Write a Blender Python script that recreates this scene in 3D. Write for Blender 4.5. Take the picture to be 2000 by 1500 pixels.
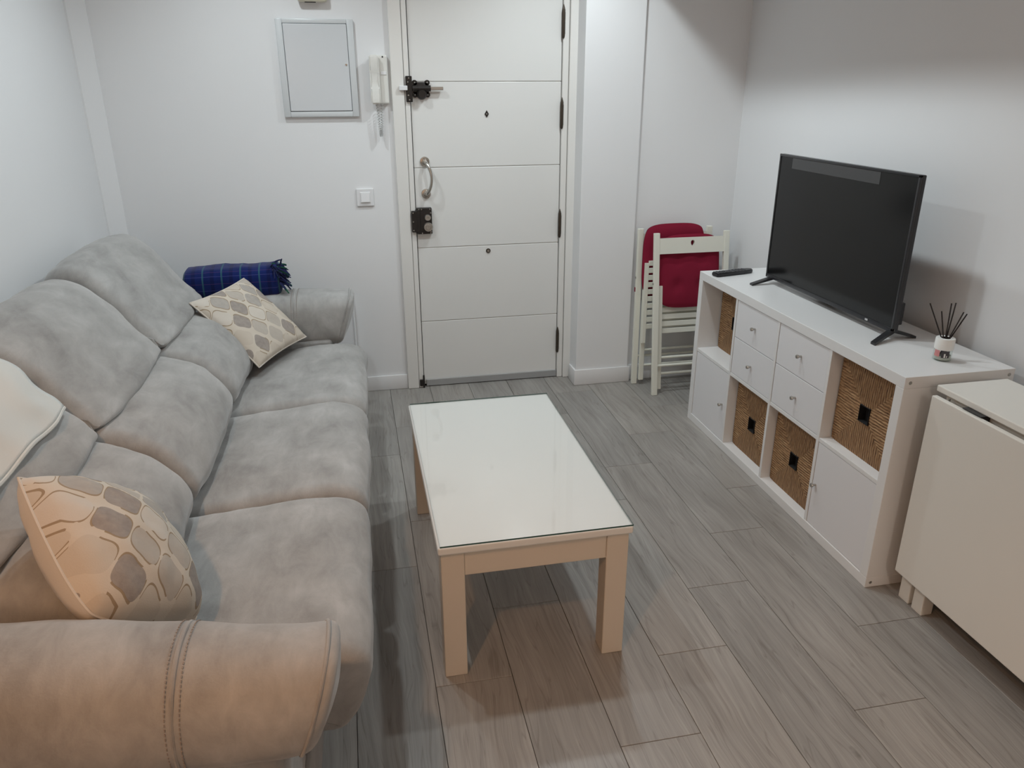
import bpy, bmesh, math, random
from mathutils import Vector, Matrix, noise
R = random.Random(7)
scene = bpy.context.scene
COL = scene.collection
for o in list(bpy.data.objects):
    bpy.data.objects.remove(o)

# ------------------------------------------------------------------ camera
cam_d = bpy.data.cameras.new('camera'); cam = bpy.data.objects.new('camera', cam_d); COL.objects.link(cam)
cam_d.sensor_fit = 'HORIZONTAL'; cam_d.sensor_width = 36.0; cam_d.lens = 1488.35 * 36.0 / 2000.0
cam_d.clip_start = 0.02
rx = ((0.979, -0.202, -0.003), (-0.076, -0.357, -0.931), (0.187, 0.912, -0.365))   # right, down, forward
rgt = Vector(rx[0]).normalized(); fwd = Vector(rx[2]).normalized(); up = rgt.cross(fwd).normalized(); rgt = fwd.cross(up)
m = Matrix((rgt, up, -fwd)).transposed().to_4x4(); m.translation = Vector((-1.607, -1.876, 1.596))
cam.matrix_world = m
scene.camera = cam

# ------------------------------------------------------------------ world, lamps, exposure
w = bpy.data.worlds.new('world'); scene.world = w; w.use_nodes = True
w.node_tree.nodes['Background'].inputs[0].default_value = (0.9, 0.95, 1, 1)
w.node_tree.nodes['Background'].inputs[1].default_value = 0.05
scene.view_settings.view_transform = 'Standard'
scene.view_settings.look = 'None'
scene.view_settings.gamma = 1
scene.view_settings.use_curve_mapping = False
scene.view_settings.exposure = 0.0
CEIL = 2.55
COOL = (0.87, 0.965, 1.0); WARM = (1.0, 0.54, 0.27)
def lamp(name, loc, power, col, rad=0.045, ang=150, blend=0.6, aim=None):
    d = bpy.data.lights.new(name, 'SPOT'); d.energy = power; d.color = col; d.shadow_soft_size = rad
    d.spot_size = math.radians(ang); d.spot_blend = blend
    o = bpy.data.objects.new(name, d); COL.objects.link(o); o.location = loc
    if aim is not None:
        o.rotation_euler = (Vector(aim) - Vector(loc)).to_track_quat('-Z', 'Y').to_euler()
    return o
CP = 32
for (x, y, f) in ((-0.62, 0.66, 1.05), (-1.93, 0.61, 0.86), (-0.58, 1.46, 1.0), (-1.95, 1.46, 0.68)):
    lamp('downlight_lamp', (x, y, CEIL - 0.03), CP * f, COOL, 0.04, 152, 0.75)
lamp('kitchen_lamp', (-2.28, -1.72, 2.45), 55, WARM, 0.05, 125, 0.5)
lamp('hall_lamp', (-0.90, -4.4, 2.45), 80, (1.0, 0.84, 0.70), 0.05, 160, 0.5)

# ------------------------------------------------------------------ helpers
SP = {}                                             # build-space position of each object's origin
def tag(o, label=None, cat=None, group=None, kind=None):
    if label: o['label'] = label
    if cat: o['category'] = cat
    if group: o['group'] = group
    if kind: o['kind'] = kind
    return o
def empty(name, at, label=None, cat=None, group=None, loc=None, rot=(0, 0, 0), kind=None):
    o = bpy.data.objects.new(name, None); COL.objects.link(o)
    o.empty_display_size = 0.05
    SP[o.name] = Vector(at); o.location = Vector(at if loc is None else loc); o.rotation_euler = rot
    return tag(o, label, cat, group, kind)
def finish(name, bm, mat, parent=None, smooth=False, ang=40, kind=None, label=None, cat=None, group=None, keep_normals=False, weighted=False):
    me = bpy.data.meshes.new(name)
    if not keep_normals:
        bmesh.ops.recalc_face_normals(bm, faces=bm.faces)
    vs = [v.co for v in bm.verts]
    lo = Vector((min(v[i] for v in vs) for i in range(3))); hi = Vector((max(v[i] for v in vs) for i in range(3)))
    og = Vector(((lo.x + hi.x) / 2, (lo.y + hi.y) / 2, lo.z))
    for v in bm.verts: v.co -= og
    bm.to_mesh(me); bm.free()
    me.materials.append(mat)
    if smooth:
        for p in me.polygons: p.use_smooth = True
        if ang < 180:
            me.set_sharp_from_angle(angle=math.radians(ang))
    o = bpy.data.objects.new(name, me); COL.objects.link(o)
    SP[o.name] = og
    if weighted and smooth:
        wm = o.modifiers.new('weighted', 'WEIGHTED_NORMAL'); wm.keep_sharp = False
    if parent:
        o.parent = parent; o.location = og - SP[parent.name]
    else:
        o.location = og
    return tag(o, label, cat, group, kind)
def add_box(bm, x0, x1, y0, y1, z0, z1, bev=0.0, seg=2):
    r = bmesh.ops.create_cube(bm, size=1.0)
    vs = r['verts']
    for v in vs:
        v.co = Vector(((x0 + x1) / 2 + v.co.x * (x1 - x0), (y0 + y1) / 2 + v.co.y * (y1 - y0), (z0 + z1) / 2 + v.co.z * (z1 - z0)))
    if bev > 0:
        es = list({e for v in vs for e in v.link_edges})
        bmesh.ops.bevel(bm, geom=es, offset=bev, segments=seg, affect='EDGES', profile=0.5)
def box(name, dims, mat, parent=None, bev=0.002, seg=2, **k):
    bm = bmesh.new(); add_box(bm, *dims, bev=bev, seg=seg)
    return finish(name, bm, mat, parent, smooth=bev >= 0.01, weighted=True, **k)
def add_tube(bm, pts, r, n=10, cap=True):
    pts = [Vector(p) for p in pts]
    rs = r if isinstance(r, (list, tuple)) else [r] * len(pts)
    t0 = (pts[1] - pts[0]).normalized()
    a = Vector((0, 0, 1)) if abs(t0.z) < 0.9 else Vector((1, 0, 0))
    nrm = t0.cross(a).normalized(); rings = []
    for i, p in enumerate(pts):
        t = (pts[min(i + 1, len(pts) - 1)] - pts[max(i - 1, 0)]).normalized()
        nrm = (nrm - t * nrm.dot(t)).normalized(); b = t.cross(nrm)
        rings.append([bm.verts.new(p + (nrm * math.cos(2 * math.pi * k / n) + b * math.sin(2 * math.pi * k / n)) * rs[i]) for k in range(n)])
    for i in range(len(rings) - 1):
        for k in range(n):
            bm.faces.new((rings[i][k], rings[i][(k + 1) % n], rings[i + 1][(k + 1) % n], rings[i + 1][k]))
    if cap:
        bm.faces.new(rings[0][::-1]); bm.faces.new(rings[-1])
def add_ring(bm, pts, r, n=8):                      # closed tube
    pts = [Vector(p) for p in pts]; N = len(pts); rings = []
    c = sum(pts, Vector()) / N
    ax = sum(((pts[i] - c).cross(pts[(i + 1) % N] - c) for i in range(N)), Vector()).normalized()
    for i, p in enumerate(pts):
        t = (pts[(i + 1) % N] - pts[i - 1]).normalized(); b = t.cross(ax).normalized()
        rings.append([bm.verts.new(p + (b * math.cos(2 * math.pi * k / n) + ax * math.sin(2 * math.pi * k / n)) * r) for k in range(n)])
    for i in range(N):
        for k in range(n):
            bm.faces.new((rings[i][k], rings[i][(k + 1) % n], rings[(i + 1) % N][(k + 1) % n], rings[(i + 1) % N][k]))
def tube(name, pts, r, mat, parent=None, n=10, **k):
    bm = bmesh.new(); add_tube(bm, pts, r, n); return finish(name, bm, mat, parent, smooth=True, **k)
def add_lathe(bm, prof, origin=(0, 0, 0), axis='Z', n=32):
    og = Vector(origin); rings = []
    def P(r, h, a):
        c, s = r * math.cos(a), r * math.sin(a)
        return og + (Vector((c, s, h)) if axis == 'Z' else Vector((c, h, s)) if axis == 'Y' else Vector((h, c, s)))
    for r, h in prof:
        if r < 1e-6: rings.append([bm.verts.new(P(0, h, 0))])
        else: rings.append([bm.verts.new(P(r, h, 2 * math.pi * k / n)) for k in range(n)])
    for a, b in zip(rings, rings[1:]):
        for k in range(n):
            k2 = (k + 1) % n
            if len(a) == 1 and len(b) == 1: continue
            if len(a) == 1: bm.faces.new((a[0], b[k], b[k2]))
            elif len(b) == 1: bm.faces.new((a[k], a[k2], b[0]))
            else: bm.faces.new((a[k], a[k2], b[k2], b[k]))
def lathe(name, prof, origin, mat, parent=None, axis='Z', n=32, **k):
    bm = bmesh.new(); add_lathe(bm, prof, origin, axis, n); return finish(name, bm, mat, parent, smooth=True, **k)
def add_prism(bm, poly, a0, a1, axis='Y'):          # poly in the two other axes, extruded
    def P(p, a):
        return Vector((p[0], a, p[1])) if axis == 'Y' else Vector((a, p[0], p[1])) if axis == 'X' else Vector((p[0], p[1], a))
    A = [bm.verts.new(P(p, a0)) for p in poly]; B = [bm.verts.new(P(p, a1)) for p in poly]; n = len(poly)
    bm.faces.new(A[::-1]); bm.faces.new(B)
    for i in range(n): bm.faces.new((A[i], A[(i + 1) % n], B[(i + 1) % n], B[i]))
def spline(pts, per=6, closed=True):
    out = []; n = len(pts)
    rng_ = range(n) if closed else range(n - 1)
    for i in rng_:
        g = (lambda j: pts[j % n]) if closed else (lambda j: pts[max(0, min(n - 1, j))])
        p0, p1, p2, p3 = g(i - 1), g(i), g(i + 1), g(i + 2)
        for k in range(per):
            t = k / per
            out.append(tuple(0.5 * (2 * b + (c - a) * t + (2 * a - 5 * b + 4 * c - d) * t * t + (3 * b - a - 3 * c + d) * t ** 3)
                             for a, b, c, d in zip(p0, p1, p2, p3)))
    if not closed: out.append(tuple(pts[-1]))
    return out
def fbm(p, s): return noise.fractal(Vector(p) * s, 1.0, 2.0, 3)

# loft a closed (a,z) profile along an axis with rounded ends
def loft(name, prof, t0, t1, r, mat, parent, axis='Y', crown=0.012, bulge=0.012, amp=0.006, seed=0, nt=30, per=6, mod=None, gather=0.0, **k):
    P = spline(prof, per); n = len(P)
    area = sum(P[i][0] * P[(i + 1) % n][1] - P[(i + 1) % n][0] * P[i][1] for i in range(n))
    if area < 0: P = P[::-1]
    nor = []
    for i in range(n):
        dx = P[(i + 1) % n][0] - P[i - 1][0]; dz = P[(i + 1) % n][1] - P[i - 1][1]
        l = math.hypot(dx, dz) or 1; nor.append((dz / l, -dx / l))
    cx = sum(p[0] for p in P) / n; cz = sum(p[1] for p in P) / n
    secs = []
    na = 6
    secs = []
    for j in range(na): 
        a = (math.pi / 2) * (j / na); secs.append((t0 + r * (1 - math.cos(a)), r * (1 - math.sin(a))))
    for j in range(nt + 1):
        secs.append((t0 + r + (t1 - t0 - 2 * r) * j / nt, 0.0))
    for j in range(na - 1, -1, -1):
        a = (math.pi / 2) * (j / na); secs.append((t1 - r * (1 - math.cos(a)), r * (1 - math.sin(a))))
    bm = bmesh.new(); rings = []
    def put(a, t, z, nx, nz, i):
        if mod: a, t, z = mod(a, t, z)
        p = Vector((a, t, z)) if axis == 'Y' else Vector((t, a, z))
        d = fbm(p + Vector((seed * 3.1, seed * 1.7, 0)), 4.0) * amp + fbm(p + Vector((seed, 0, seed)), 10.0) * amp * 0.22
        if gather:
            e = min(t - t0, t1 - t)
            d += gather * noise.noise(Vector((a * 26 + seed, t * 5, z * 26))) * math.exp(-max(e, 0) / 0.09)
        q = Vector((nx, 0, nz)) if axis == 'Y' else Vector((0, nx, nz))
        return bm.verts.new(p + q * d)
    for (t, ins) in secs:
        tau = (2 * (t - t0) / (t1 - t0) - 1)
        c = crown * (1 - tau * tau)
        rings.append([put(P[i][0] + nor[i][0] * (c - ins), t, P[i][1] + nor[i][1] * (c - ins), nor[i][0], nor[i][1], i) for i in range(n)])
    def capit(ring, t, sgn):
        prev = ring
        base = [v.co.copy() for v in ring]
        cc = sum(base, Vector()) / n
        for f in (0.82, 0.6, 0.38, 0.18):
            new = []
            for b in base:
                p = cc + (b - cc) * f
                off = bulge * (1 - f * f) * sgn
                if axis == 'Y': p.y += off
                else: p.x += off
                new.append(bm.verts.new(p))
            for i in range(n): bm.faces.new((prev[i], prev[(i + 1) % n], new[(i + 1) % n], new[i]))
            prev = new
        bm.faces.new(prev)
    for a, b in zip(rings, rings[1:]):
        for i in range(n): bm.faces.new((a[i], a[(i + 1) % n], b[(i + 1) % n], b[i]))
    capit(rings[0], t0, -1); capit(rings[-1], t1, 1)
    return finish(name, bm, mat, parent, smooth=True, ang=180, **k)

# ------------------------------------------------------------------ materials
class NT:
    def __init__(s, name):
        s.m = bpy.data.materials.new(name); s.m.use_nodes = True; s.t = s.m.node_tree
        s.b = s.t.nodes['Principled BSDF']; s.out = s.t.nodes['Material Output']
    def n(s, typ, **kw):
        x = s.t.nodes.new(typ)
        for k, v in kw.items():
            if k.startswith('i_'):
                key = k[2:]; key = int(key) if key.isdigit() else key
                s.set(x.inputs[key], v)
            else: setattr(x, k, v)
        return x
    def set(s, sock, v):
        if hasattr(v, 'is_output') or isinstance(v, bpy.types.NodeSocket): s.t.links.new(v, sock)
        else: sock.default_value = v
    def math(s, op, a, b=0.0, c=0.0, clamp=False):
        x = s.n('ShaderNodeMath', operation=op, use_clamp=clamp); s.set(x.inputs[0], a); s.set(x.inputs[1], b); s.set(x.inputs[2], c); return x.outputs[0]
    def mix(s, f, a, b, bt='MIX'):
        x = s.n('ShaderNodeMix', data_type='RGBA', blend_type=bt)
        s.set(x.inputs[0], f); s.set(x.inputs[6], a); s.set(x.inputs[7], b); return x.outputs[2]
    def ramp(s, f, stops):
        x = s.n('ShaderNodeValToRGB'); s.set(x.inputs[0], f)
        el = x.color_ramp.elements
        while len(el) < len(stops): el.new(0.5)
        for e, (p, c) in zip(el, stops): e.position = p; e.color = c if len(c) == 4 else (*c, 1)
        return x.outputs[0]
    def coord(s, which='Object'): return s.n('ShaderNodeTexCoord').outputs[which]
    def map(s, v, scale=(1, 1, 1), loc=(0, 0, 0), rot=(0, 0, 0)):
        x = s.n('ShaderNodeMapping'); s.set(x.inputs['Vector'], v); s.set(x.inputs['Scale'], scale); s.set(x.inputs['Location'], loc); s.set(x.inputs['Rotation'], rot); return x.outputs[0]
    def noise(s, v, scale, detail=3, rough=0.55, dist=0.0):
        x = s.n('ShaderNodeTexNoise'); s.set(x.inputs['Vector'], v); s.set(x.inputs['Scale'], scale); s.set(x.inputs['Detail'], detail); s.set(x.inputs['Roughness'], rough); s.set(x.inputs['Distortion'], dist); return x.outputs[0]
    def bump(s, h, strength=0.3, dist=0.002):
        x = s.n('ShaderNodeBump'); s.set(x.inputs['Height'], h); s.set(x.inputs['Strength'], strength); s.set(x.inputs['Distance'], dist)
        s.t.links.new(x.outputs[0], s.b.inputs['Normal'])
    def col(s, c): s.set(s.b.inputs['Base Color'], c if not isinstance(c, tuple) or len(c) == 4 else (*c, 1))
    def p(s, **kw):
        for k, v in kw.items(): s.set(s.b.inputs[k.replace('_', ' ')], v)
        return s
def plain(name, c, rough=0.5, metal=0.0, var=0.03, bump=0.0, bscale=80, coat=0.0, spec=0.5):
    t = NT(name); v = t.coord('Object')
    f = t.noise(v, 3.0, 3)
    lo = tuple(max(0, x * (1 - var)) for x in c); hi = tuple(min(1, x * (1 + var)) for x in c)
    t.col(t.mix(f, (*lo, 1), (*hi, 1)))
    t.p(Roughness=rough, Metallic=metal); t.b.inputs['Coat Weight'].default_value = coat
    t.b.inputs['Specular IOR Level'].default_value = spec
    if bump: t.bump(t.noise(v, bscale, 3), bump, 0.001)
    return t.m
M = {}
M['wall'] = plain('wall_paint', (0.83, 0.83, 0.835), 0.75, var=0.012, bump=0.15, bscale=60, spec=0.3)
M['door'] = plain('door_paint', (0.80, 0.795, 0.775), 0.28, var=0.01, bump=0.05, bscale=40)
M['casing'] = plain('casing_paint', (0.80, 0.785, 0.755), 0.25, var=0.01)
M['skirting'] = plain('skirting_gloss', (0.80, 0.79, 0.79), 0.22, var=0.01)
M['groove'] = plain('dark_gap', (0.03, 0.028, 0.027), 0.9)
M['white'] = plain('white_foil', (0.80, 0.79, 0.78), 0.33, var=0.008)
M['whitefront'] = plain('white_front', (0.79, 0.78, 0.79), 0.42, var=0.008)
M['cream'] = plain('cream_lacquer', (0.79, 0.76, 0.70), 0.35, var=0.01)
M['tablepaint'] = plain('table_paint', (0.62, 0.55, 0.465), 0.4, var=0.015, bump=0.08, bscale=30)
M['tabletop'] = plain('table_top_paint', (0.735, 0.73, 0.71), 0.45, var=0.015)
M['chairpaint'] = plain('chair_paint', (0.80, 0.79, 0.70), 0.4, var=0.02)
M['red'] = plain('red_cotton', (0.235, 0.012, 0.036), 0.9, var=0.12, bump=0.4, bscale=500, spec=0.2)
M['black'] = plain('black_plastic', (0.016, 0.016, 0.018), 0.35)
M['bezel'] = plain('tv_bezel', (0.02, 0.02, 0.023), 0.28)
M['button'] = plain('grey_rubber', (0.07, 0.07, 0.075), 0.6)
M['iron'] = plain('black_iron', (0.022, 0.018, 0.016), 0.42, metal=0.3, var=0.3, bump=0.4, bscale=120)
M['steel'] = plain('worn_steel', (0.42, 0.40, 0.37), 0.35, metal=0.9, var=0.1)
M['nickel'] = plain('brushed_nickel', (0.52, 0.49, 0.45), 0.25, metal=1.0, var=0.08)
M['hinge'] = plain('hinge_bronze', (0.07, 0.055, 0.042), 0.4, metal=0.6, var=0.3)
M['zinc'] = plain('zinc_strip', (0.46, 0.47, 0.48), 0.35, metal=0.5, var=0.05)
M['panelgrey'] = plain('panel_grey', (0.66, 0.68, 0.70), 0.16, var=0.01)
M['panelframe'] = plain('panel_frame_grey', (0.66, 0.68, 0.69), 0.3, var=0.01)
M['ivory'] = plain('ivory_plastic', (0.74, 0.69, 0.56), 0.4)
M['phone'] = plain('intercom_plastic', (0.77, 0.76, 0.72), 0.3)
M['cord'] = plain('grey_cord', (0.50, 0.50, 0.49), 0.4)
M['switch'] = plain('switch_plastic', (0.82, 0.82, 0.83), 0.25)
M['hole'] = plain('basket_hole', (0.008, 0.008, 0.009), 0.9)
M['reed'] = plain('reed_black', (0.02, 0.013, 0.012), 0.7)
M['capwhite'] = plain('cap_white', (0.83, 0.82, 0.79), 0.5)
M['pink'] = plain('label_pink', (0.62, 0.25, 0.25), 0.5, var=0.3)
M['labeldark'] = plain('label_dark', (0.05, 0.045, 0.05), 0.5, var=0.4)
M['liquid'] = plain('diffuser_oil', (0.50, 0.52, 0.48), 0.15)
M['logo'] = plain('logo_grey', (0.5, 0.5, 0.5), 0.4)
M['fringe'] = plain('fringe_wool', (0.008, 0.014, 0.07), 0.95, var=0.5)
M['fringegreen'] = plain('fringe_green', (0.01, 0.09, 0.05), 0.95, var=0.3)
M['thread'] = plain('stitch_thread', (0.33, 0.29, 0.26), 0.9)
M['cable'] = plain('cable_rubber', (0.02, 0.017, 0.022), 0.6)

def suede():
    t = NT('grey_suede'); v = t.coord('Object')
    a = t.noise(v, 2.6, 4, 0.55, 0.5)
    b = t.noise(t.map(v, (1.5, 0.7, 1), (3, 1, 2)), 11, 5, 0.7, 0.4)
    f = t.math('ADD', t.math('MULTIPLY', a, 0.6), t.math('MULTIPLY', b, 0.4))
    t.col(t.ramp(f, [(0.36, (0.27, 0.262, 0.253)), (0.46, (0.345, 0.337, 0.326)), (0.54, (0.40, 0.391, 0.379)), (0.66, (0.49, 0.48, 0.467))]))
    t.p(Roughness=0.92); t.b.inputs['Specular IOR Level'].default_value = 0.15
    t.b.inputs['Sheen Weight'].default_value = 0.35; t.b.inputs['Sheen Roughness'].default_value = 0.4
    t.bump(t.math('ADD', t.noise(v, 260, 2), t.math('MULTIPLY', b, 0.8)), 0.22, 0.002)
    return t.m
M['suede'] = suede()
M['underside'] = plain('base_fabric', (0.13, 0.11, 0.10), 0.95)

def planks():
    t = NT('grey_wood_tile'); v = t.coord('Object')
    oi = t.n('ShaderNodeObjectInfo').outputs['Random']
    off = t.n('ShaderNodeCombineXYZ'); t.set(off.inputs[0], t.math('MULTIPLY', oi, 37)); t.set(off.inputs[1], t.math('MULTIPLY', oi, 91))
    vv = t.n('ShaderNodeVectorMath', operation='ADD'); t.set(vv.inputs[0], v); t.set(vv.inputs[1], off.outputs[0]); V = vv.outputs[0]
    warp = t.noise(t.map(V, (3, 1.2, 1)), 1.2, 3)
    wv = t.n('ShaderNodeVectorMath', operation='ADD'); cw = t.n('ShaderNodeCombineXYZ'); t.set(cw.inputs[0], t.math('MULTIPLY', t.math('SUBTRACT', warp, 0.5), 0.10))
    t.set(wv.inputs[0], V); t.set(wv.inputs[1], cw.outputs[0]); W = wv.outputs[0]
    g1 = t.noise(t.map(W, (34, 1.1, 1)), 2.0, 5, 0.62)
    g2 = t.noise(t.map(W, (95, 1.6, 1)), 2.2, 4, 0.6)
    big = t.noise(t.map(W, (6, 1.2, 1)), 1.6, 3)
    f = t.math('ADD', t.math('ADD', t.math('MULTIPLY', g1, 0.42), t.math('MULTIPLY', g2, 0.23)), t.math('MULTIPLY', big, 0.35))
    c = t.ramp(f, [(0.33, (0.215, 0.199, 0.182)), (0.46, (0.295, 0.278, 0.259)), (0.56, (0.350, 0.331, 0.310)), (0.70, (0.45, 0.43, 0.405))])
    dv = t.math('ABSOLUTE', t.math('SUBTRACT', t.noise(t.map(W, (14, 0.8, 1), (5, 3, 0)), 1.7, 2), 0.5))
    dk = t.ramp(dv, [(0.0, (0.72, 0.70, 0.68)), (0.014, (1, 1, 1))])
    c = t.mix(0.75, c, dk, 'MULTIPLY')
    vo = t.n('ShaderNodeTexVoronoi'); t.set(vo.inputs['Vector'], t.map(W, (4.0, 1.6, 0.01))); t.set(vo.inputs['Scale'], 1.0)
    kd = t.math('ADD', vo.outputs['Distance'], t.math('MULTIPLY', t.math('SUBTRACT', t.noise(V, 60, 2), 0.5), 0.05))
    c = t.mix(1.0, c, t.ramp(kd, [(0.0, (0.45, 0.43, 0.41)), (0.022, (0.75, 0.74, 0.72)), (0.05, (1, 1, 1))]), 'MULTIPLY')
    tone = t.ramp(oi, [(0.0, (0.90, 0.90, 0.90)), (1.0, (1.08, 1.06, 1.04))])
    t.col(t.mix(1.0, c, tone, 'MULTIPLY'))
    t.p(Roughness=t.math('MULTIPLY_ADD', g2, 0.2, 0.30))
    t.bump(g2, 0.12, 0.001)
    return t.m
M['plank'] = planks()
M['grout'] = plain('grout', (0.10, 0.09, 0.08), 0.9)

def seagrass():
    t = NT('woven_seagrass'); v = t.coord('Object')
    s = t.n('ShaderNodeSeparateXYZ'); t.set(s.inputs[0], v); y = s.outputs[1]; z = t.math('SUBTRACT', s.outputs[2], 0.16)
    ay = t.math('ABSOLUTE', y); az = t.math('ABSOLUTE', z)
    side = t.math('GREATER_THAN', ay, az)                              # 1: left/right sectors, strands run across
    nzc = t.noise(v, 40, 2)
    acr = t.math('ADD', t.math('MULTIPLY', side, z), t.math('MULTIPLY', t.math('SUBTRACT', 1.0, side), y))
    alo = t.math('ADD', t.math('MULTIPLY', side, y), t.math('MULTIPLY', t.math('SUBTRACT', 1.0, side), z))
    wob = t.math('ADD', acr, t.math('MULTIPLY', t.math('SUBTRACT', nzc, 0.5), 0.006))
    strand = t.math('SINE', t.math('MULTIPLY', wob, 620))
    cv = t.n('ShaderNodeCombineXYZ'); t.set(cv.inputs[0], t.math('MULTIPLY', wob, 190)); t.set(cv.inputs[1], t.math('MULTIPLY', alo, 22)); t.set(cv.inputs[2], t.math('MULTIPLY', side, 7))
    fn = t.noise(cv.outputs[0], 1.0, 4, 0.7)
    f = t.math('ADD', t.math('MULTIPLY', fn, 0.75), t.math('MULTIPLY_ADD', strand, 0.08, 0.12))
    c = t.ramp(f, [(0.32, (0.07, 0.030, 0.012)), (0.45, (0.27, 0.14, 0.062)), (0.58, (0.46, 0.27, 0.13)), (0.72, (0.70, 0.50, 0.29))])
    c = t.mix(side, t.mix(0.22, c, (0.10, 0.05, 0.022, 1)), c)
    t.col(c); t.p(Roughness=0.75)
    t.bump(t.math('ADD', fn, t.math('MULTIPLY', strand, 0.35)), 0.65, 0.004)
    return t.m
M['seagrass'] = seagrass()

def lattice(name, warmth):
    t = NT(name); v = t.coord('Object'); s = t.n('ShaderNodeSeparateXYZ')
    wn = t.noise(v, 18, 2); 
    t.set(s.inputs[0], v); x, y = s.outputs[0], s.outputs[1]
    A = 0.052
    kx = t.math('MULTIPLY', x, math.pi / A); ky = t.math('MULTIPLY', y, math.pi / (A * 1.15))
    kx2 = t.math('ADD', kx, t.math('MULTIPLY', t.math('SINE', t.math('MULTIPLY', ky, 2.0)), 0.28))
    ky2 = t.math('ADD', ky, t.math('MULTIPLY', t.math('SINE', t.math('MULTIPLY', kx, 2.0)), 0.28))
    f = t.math('ADD', t.math('COSINE', kx2), t.math('COSINE', ky2))
    af = t.math('ABSOLUTE', f)
    pos = t.math('GREATER_THAN', f, 0.0)
    # cell index
    hx = t.math('DIVIDE', kx, 2 * math.pi); hy = t.math('DIVIDE', ky, 2 * math.pi)
    sh = t.math('MULTIPLY', t.math('SUBTRACT', 1.0, pos), 0.5)
    ix = t.math('ROUND', t.math('ADD', hx, sh)); iy = t.math('ROUND', t.math('ADD', hy, sh))
    cv = t.n('ShaderNodeCombineXYZ'); t.set(cv.inputs[0], ix); t.set(cv.inputs[1], iy); t.set(cv.inputs[2], t.math('MULTIPLY', pos, 5.0))
    wnz = t.n('ShaderNodeTexWhiteNoise'); t.set(wnz.inputs['Vector'], cv.outputs[0]); rv = wnz.outputs[0]
    cell = t.n('ShaderNodeValToRGB'); t.set(cell.inputs[0], rv); cr = cell.color_ramp; cr.interpolation = 'CONSTANT'
    cols = [(0.0, (0.56, 0.49, 0.41)), (0.28, (0.25, 0.215, 0.20)), (0.50, (0.45, 0.40, 0.35)), (0.66, (0.36, 0.33, 0.305)), (0.80, (0.62, 0.565, 0.50)), (0.92, (0.27, 0.235, 0.22))]
    while len(cr.elements) < len(cols): cr.elements.new(0.5)
    for e, (p, c) in zip(cr.elements, cols): e.position = p; e.color = (*c, 1)
    mott = t.noise(v, 60, 3)
    cellc = t.mix(t.math('MULTIPLY', mott, 0.5), cell.outputs[0], (0.60, 0.53, 0.45, 1))
    band = (0.62, 0.55, 0.465, 1)
    c = t.mix(t.math('GREATER_THAN', af, 0.36), band, cellc)
    isl = t.math('LESS_THAN', t.math('ABSOLUTE', t.math('SUBTRACT', af, 0.30)), 0.085)
    sel = t.math('GREATER_THAN', t.noise(t.map(v, (1, 1, 1), (4, 4, 4)), 14, 1), 0.47)
    isl = t.math('MULTIPLY', isl, sel)
    c = t.mix(t.math('MULTIPLY', isl, 0.8), c, (0.27, 0.185, 0.10, 1))
    t.col(c); t.p(Roughness=0.85); t.b.inputs['Specular IOR Level'].default_value = 0.25
    t.bump(t.noise(v, 350, 2), 0.3, 0.001)
    return t.m
M['lattice'] = lattice('lattice_print', 0)
M['pillowback'] = plain('pillow_plain', (0.66, 0.60, 0.53), 0.9, var=0.05, bump=0.3, bscale=400)

def plaid():
    t = NT('blue_plaid_wool'); v = t.coord('Object'); s = t.n('ShaderNodeSeparateXYZ'); t.set(s.inputs[0], v)
    x, y, z = s.outputs
    arc = t.math('ARCTAN2', z, y)
    def stripe(u, period, width, off=0.0):
        m = t.math('FRACT', t.math('ADD', t.math('DIVIDE', u, period), off))
        return t.math('LESS_THAN', t.math('ABSOLUTE', t.math('SUBTRACT', m, 0.5)), width)
    base = t.mix(t.noise(v, 12, 3), (0.004, 0.010, 0.070, 1), (0.008, 0.021, 0.14, 1))
    vert = stripe(x, 0.083, 0.045); hor = stripe(arc, 0.62, 0.025, 0.2)
    thin = stripe(arc, 0.62, 0.016, 0.6); dark = stripe(x, 0.083, 0.10, 0.5)
    c = t.mix(t.math('MULTIPLY', dark, 0.5), base, (0.004, 0.006, 0.04, 1))
    c = t.mix(t.math('MULTIPLY', hor, 0.35), c, (0.10, 0.10, 0.30, 1))
    c = t.mix(t.math('MULTIPLY', thin, 0.25), c, (0.25, 0.10, 0.25, 1))
    c = t.mix(t.math('MULTIPLY', vert, 0.7), c, (0.035, 0.12, 0.15, 1))
    t.col(c); t.p(Roughness=0.95); t.b.inputs['Specular IOR Level'].default_value = 0.1
    t.b.inputs['Sheen Weight'].default_value = 0.2
    t.bump(t.noise(v, 300, 2), 0.5, 0.002)
    return t.m
M['plaid'] = plaid()
M['throw'] = plain('cream_fleece', (0.66, 0.655, 0.62), 0.95, var=0.06, bump=0.6, bscale=140, spec=0.1)

def thin_glass(name, tint, rim=False):
    t = NT(name); t.t.nodes.remove(t.b)
    tr = t.n('ShaderNodeBsdfTransparent'); tr.inputs[0].default_value = (*tint, 1)
    gl = t.n('ShaderNodeBsdfGlossy'); gl.inputs['Roughness'].default_value = 0.04
    fr = t.n('ShaderNodeFresnel'); fr.inputs[0].default_value = 1.5
    mx = t.n('ShaderNodeMixShader'); bf = t.n('ShaderNodeNewGeometry').outputs['Backfacing']; t.t.links.new(t.math('MULTIPLY', fr.outputs[0], t.math('SUBTRACT', 1.0, bf)), mx.inputs[0]); t.t.links.new(tr.outputs[0], mx.inputs[1]); t.t.links.new(gl.outputs[0], mx.inputs[2])
    t.t.links.new(mx.outputs[0], t.out.inputs[0])
    return t.m
M['glass'] = thin_glass('clear_glass', (0.995, 0.998, 0.994))
M['jar'] = thin_glass('jar_glass', (0.90, 0.93, 0.91))
M['glassedge'] = plain('glass_edge_green', (0.02, 0.07, 0.055), 0.12)
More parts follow.
